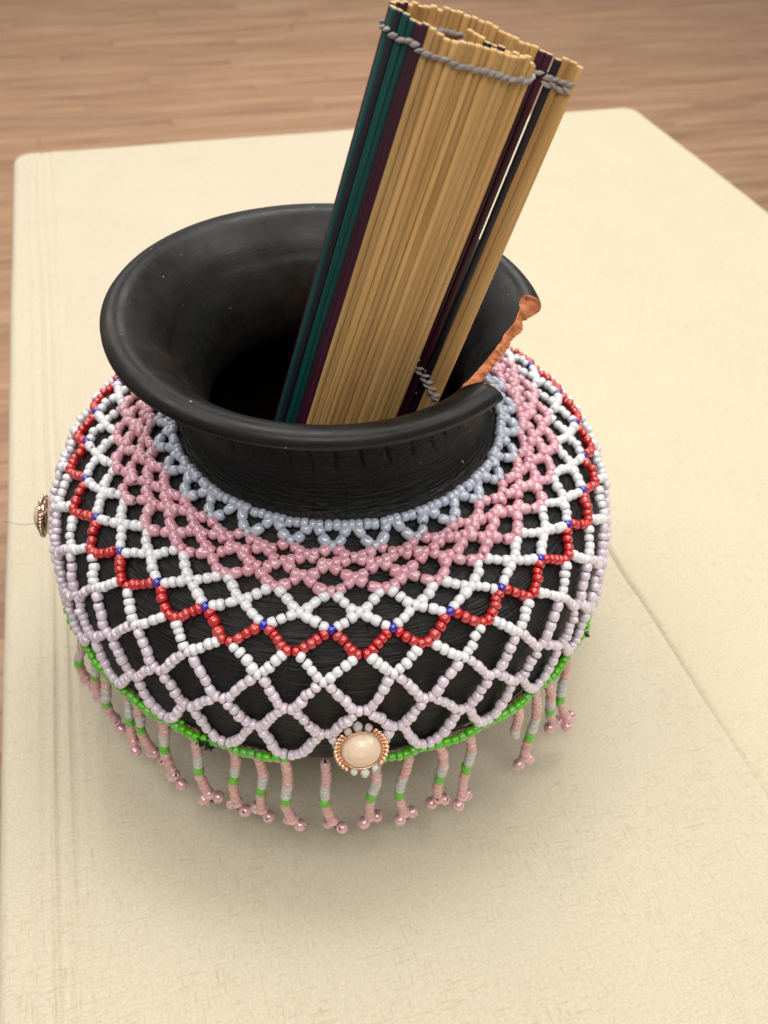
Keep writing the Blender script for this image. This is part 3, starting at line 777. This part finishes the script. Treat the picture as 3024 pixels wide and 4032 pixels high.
def brooch(pos, nrm, roll, label):
    x, y, z = frame(nrm, (0, 0, 1)); c, s_ = math.cos(roll), math.sin(roll); x, y = c*x + s_*y, -s_*x + c*y
    A, B = 0.0084, 0.0074            # half axes of the bead row
    def W_(u, v, w): return pos + x*u + y*v + z*w
    root = empty('brooch', (0, 0, 0), net); root['label'] = label
    # setting: flared oval bezel
    V = []; F = []; n = 40; prof = [(0.98, 0.0), (1.04, .0008), (1.0, .0016), (.92, .0021), (.89, .0030), (.86, .0031), (.84, .0024), (.80, .0012)]
    for k in range(n):
        a = 2*math.pi*k/n
        for (q, h) in prof: V.append(W_(A*q*math.cos(a)*0.98, B*q*math.sin(a)*0.98, h))
    m_ = len(prof)
    for k in range(n):
        for i in range(m_-1): F.append((k*m_+i, ((k+1) % n)*m_+i, ((k+1) % n)*m_+i+1, k*m_+i+1))
    F.append(tuple(k*m_ for k in range(n-1, -1, -1)))
    mesh_obj('setting', V, F, M['gold'], root)
    # faceted stone
    V = []; F = []; rings = [(.86, .0020, 16), (.78, .0036, 16), (.54, .0047, 12), (.27, .0053, 8)]; st = []
    n = 16
    for (q, h, _) in rings:
        st.append(len(V))
        for k in range(n):
            a = 2*math.pi*(k + (0.5 if len(st) % 2 else 0))/n; V.append(W_(A*q*math.cos(a)*.97, B*q*math.sin(a)*.97, h))
    V.append(W_(0, 0, .0054))
    for i in range(len(rings)-1):
        for k in range(n):
            a0, a1, b0, b1 = st[i]+k, st[i]+(k+1) % n, st[i+1]+k, st[i+1]+(k+1) % n
            if i % 2 == 0: F += [(a0, a1, b1), (a0, b1, b0)]
            else: F += [(a0, a1, b0), (a1, b1, b0)]
    for k in range(n): F.append((st[-1]+k, st[-1]+(k+1) % n, len(V)-1))
    mesh_obj('stone', V, F, M['stone'], root, smooth=False)
    def orient(o, p, s): 
        mm = Matrix.Identity(4)
        for i in range(3): mm[i][0] = x[i]*s*U; mm[i][1] = y[i]*s*U; mm[i][2] = z[i]*s*U; mm[i][3] = p[i]*U
        o.matrix_basis = mm
    for k in range(34):
        a = 2*math.pi*(k+.5)/34; da = math.degrees(a) % 360
        if abs(da-90) < 36 or abs(da-270) < 36: continue
        o = bpy.data.objects.new('metal_bead', GB); COL.objects.link(o); o.parent = root; orient(o, W_(A*1.06*math.cos(a), B*1.06*math.sin(a), .0014), .0018)
    for sgn in (1, -1):
        for j in (-1, 0, 1):
            a = rad(90*sgn + j*25); sz = .0031 if j == 0 else .0025
            p = W_(A*1.02*math.cos(a), B*(1.06 if j else 1.10)*math.sin(a), .0020)
            cup = bpy.data.objects.new('rhinestone_cup', CUPM); COL.objects.link(cup); cup.parent = root; orient(cup, p, sz)
            o = bpy.data.objects.new('rhinestone', RH); COL.objects.link(o); o.parent = root; orient(o, p + z*.0002, sz)
def brooch_at(deg, zc, tilt, roll, label, R_=.1195):
    A = rad(deg); n = np.array([math.cos(A)*math.cos(tilt), math.sin(A)*math.cos(tilt), math.sin(tilt)])
    brooch(np.array([R_*math.cos(A) - .0012, R_*math.sin(A), zc]), n, roll, label)
# front one: placed where the photograph shows it
brooch_at(-81.2, .0815, rad(42), rad(6), 'oval rose gold brooch with a peach stone at the front')
brooch_at(-170.5, .0845, rad(6), rad(2), 'rose gold brooch seen edge on at the left side', .1215)
brooch_at(11.0, .0800, rad(6), 0.0, 'rose gold brooch mostly hidden at the right side', .1180)

# ------------------------------------------------------------------ rolled bamboo mat
OR = np.array([-.02045465, .26635924, -.34610973])     # fit frame -> scene frame
DUP = np.array([0.25601242, 0.03373642, 0.96608462]); DUP /= np.linalg.norm(DUP)
E1 = np.array([1, 0, 0]) - DUP*DUP[0]; E1 /= np.linalg.norm(E1); E2 = np.cross(DUP, E1)
PT = np.array([0.06582394, -0.02412706, 0.1470499 + 0.125])
SEC = [(0, 0), (-5, 0.3), (-10, 0.6), (-15, 2.6), (-20.4, 5.2), (-27, 8.2), (-33.5, 9.2), (-40, 6.6), (-46.5, 2.2), (-50.5, -3.0), (-52.0, -7.5), (-50.4, -11.0), (-46.5, -13.4),
       (-43, -15.6), (-38.4, -17.9), (-33, -17.4), (-28, -16.2), (-21.8, -14.2), (-17.5, -12.2), (-14.6, -9.6), (-14.2, -7.2), (-16.5, -5.6), (-20.7, -4.4), (-25, -2.2), (-29, 0.6), (-32.0, 3.2)]
sec = np.array(catmull(SEC, 10))/1000.0
ss = np.r_[0, np.cumsum(np.hypot(*np.diff(sec, axis=0).T))]
PITCH_ = 0.00203
ns = int(ss[-1]/PITCH_)
def sec_at(s): return np.array([np.interp(s, ss, sec[:, 0]), np.interp(s, ss, sec[:, 1])])
def sec_n(s):
    d = sec_at(min(s+.0004, ss[-1])) - sec_at(max(s-.0004, 0)); d /= np.linalg.norm(d); return d, np.array([-d[1], d[0]])
colour = []
i_fold = int(np.interp(-50.9e-3, [0, 1], [0, 1]) or 0)
s_fold = ss[np.argmin(sec[:, 0])]
for i in range(ns):
    s = (i + .5)*PITCH_; c = 'natural'
    if i == 3: c = 'navy'
    if i in (4, 5): c = 'plum'
    df = (s - s_fold)/PITCH_
    for lo, hi, cc in ((-4, .6, 'plum'), (.6, 1.6, 'teal'), (1.6, 2.6, 'navy'), (2.6, 4.3, 'teal'), (4.3, 6.2, 'plum')):
        if lo <= df < hi: c = cc
    if ns-6 <= i < ns-4: c = 'plum'
    if i == ns-4: c = 'navy'
    colour.append(c)
mat = empty('bamboo_mat'); tag(mat, 'rolled mat of natural, teal and plum bamboo slats standing in the pot', 'mat')
MATL = 0.262
def slat_mesh(name, mt):
    n = 14; V = []; F = []
    lv_ = [(-1.0, .9), (-.997, 1), (-.75, 1), (-.5, 1), (-.25, 1), (-.0022, 1.0), (0, .86)]
    for z, s in lv_:
        for k in range(n):
            a = 2*math.pi*k/n; ca, sa = math.cos(a), math.sin(a)
            V.append((0.5*s*math.copysign(abs(ca)**.72, ca), 0.5*s*math.copysign(abs(sa)**.72, sa), z))
    for i in range(len(lv_)-1):
        for k in range(n): F.append((i*n+k, i*n+(k+1) % n, (i+1)*n+(k+1) % n, (i+1)*n+k))
    F.append(tuple(range(n-1, -1, -1))); F.append(tuple((len(lv_)-1)*n+k for k in range(n)))
    me = bpy.data.meshes.new(name)
    sx = 0.00213*U
    me.from_pydata([(v[0]*sx, v[1]*sx*0.82, v[2]*MATL*U) for v in V], [], F); me.materials.append(mt); me.materials.append(M['raw_end'])
    sm = [True]*len(F); sm[-1] = sm[-2] = False; me.polygons.foreach_set('use_smooth', sm)
    mi = [0]*len(F); mi[-1] = mi[-2] = 1; me.polygons.foreach_set('material_index', mi); me.update(); return me
SM = {k: slat_mesh(k + '_slat', M[k]) for k in ('natural', 'teal', 'plum', 'navy')}
SPOS = []
for i in range(ns):
    s = (i + .5)*PITCH_ + random.uniform(-.00012, .00012); q = sec_at(s); d, nrm_ = sec_n(s)
    q = q + nrm_*random.uniform(-.00018, .00018)
    top = random.uniform(-.00035, .00035) + 0.0005*noise.noise((i*0.4, 0.3, 0.1)) - (0.0014 if i > ns-13 else 0)
    P = PT + E1*(q[0] + (.0005 if i < 4 else 0)) + E2*q[1] + DUP*top
    xd = E1*d[0] + E2*d[1]; skew = rng.normal(0, .00025, 3); zd = DUP + skew; zd /= np.linalg.norm(zd)
    xd = xd - zd*(xd@zd); xd /= np.linalg.norm(xd); yd = np.cross(zd, xd)
    wx = random.uniform(.96, 1.06)*(1.06 if colour[i] == 'plum' else 1)
    if i < 4: wx = 1.10
    mm = Matrix.Identity(4)
    for j in range(3): mm[j][0] = xd[j]*wx; mm[j][1] = yd[j]; mm[j][2] = zd[j]; mm[j][3] = P[j]*U
    o = bpy.data.objects.new(colour[i] + '_slat', SM[colour[i]]); COL.objects.link(o); o.parent = mat; o.matrix_basis = mm
    SPOS.append((P - DUP*top, xd, yd))
# binding cord: twisted stitches over every slat, both faces
sv = []; sf = []
for i in range(9):
    t = i/8; a = t*math.pi*1.2; w = .25 + .75*math.sin(math.pi*t)
    for k in range(7):
        b_ = 2*math.pi*k/7 + a; rr = w*(0.5 + 0.09*math.cos(3*b_)); sv.append((rr*math.cos(b_), rr*math.sin(b_), t - .5))
for i in range(8):
    for k in range(7): sf.append((i*7+k, i*7+(k+1) % 7, i*7+7+(k+1) % 7, i*7+7+k))
sf += [tuple(range(6, -1, -1)), tuple(56+k for k in range(7))]
ST = shared('stitch', sv, sf, M['cord'])
def binding(depth, which, both=True, double=(), slope=0.0):
    pts = [SPOS[i][0] - DUP*(depth - slope*i) for i in which]
    v, f = tube(pts, .00035, 6); root = mesh_obj('binding_cord', v, f, M['cord'], mat)
    for n_, i in enumerate(which):
        P, xd, yd = SPOS[i]
        for side in ((1, -1) if both else (-1,)):
            for row in ((0, 1) if i in double else (0,)):
                c = P - DUP*(depth - slope*i + row*.0017 + random.uniform(-.0003, .0003)) + yd*side*.00115 + xd*.0009
                ax = xd*1.0 - DUP*side*random.uniform(.25, .5)*(1 if row == 0 else -1)
                o = bpy.data.objects.new('stitch', ST); COL.objects.link(o); o.parent = root
                o.matrix_basis = matrix(c, ax, (.0015*U, .0012*U, .0031*U), spin=random.uniform(0, 6))
    return root
binding(.0050, range(ns), True, double=(0, 1, 2, 3, ns-1, ns-2, ns-3, ns-4, ns-5, ns-6))
low = binding(.1105, range(0, 7), True, double=range(0, 7), slope=.0021); low['label'] = 'lower grey binding on the free end of the mat'
# loose thread end hanging from the lower binding
P, xd, yd = SPOS[2]; p = P - DUP*.112 - yd*.0015
v, f = tube([p, p - xd*(-.003) - DUP*.002, p - xd*(-.006) - DUP*.0028, p + xd*.009 - DUP*.0022], .00013, 4)
mesh_obj('loose_thread', v, f, M['cord'], mat)

# a stray hair sticking out from the brooch at the left side of the net
a0 = back_z((150, 2058), .088); a1 = back_z((90, 2066), .086); a2 = back_z((10, 2052), .084)
v, f = tube(catmull([a0, a1, a2], 8), .00009, 4)
mesh_obj('loose_thread', v, f, M['thread'], net)
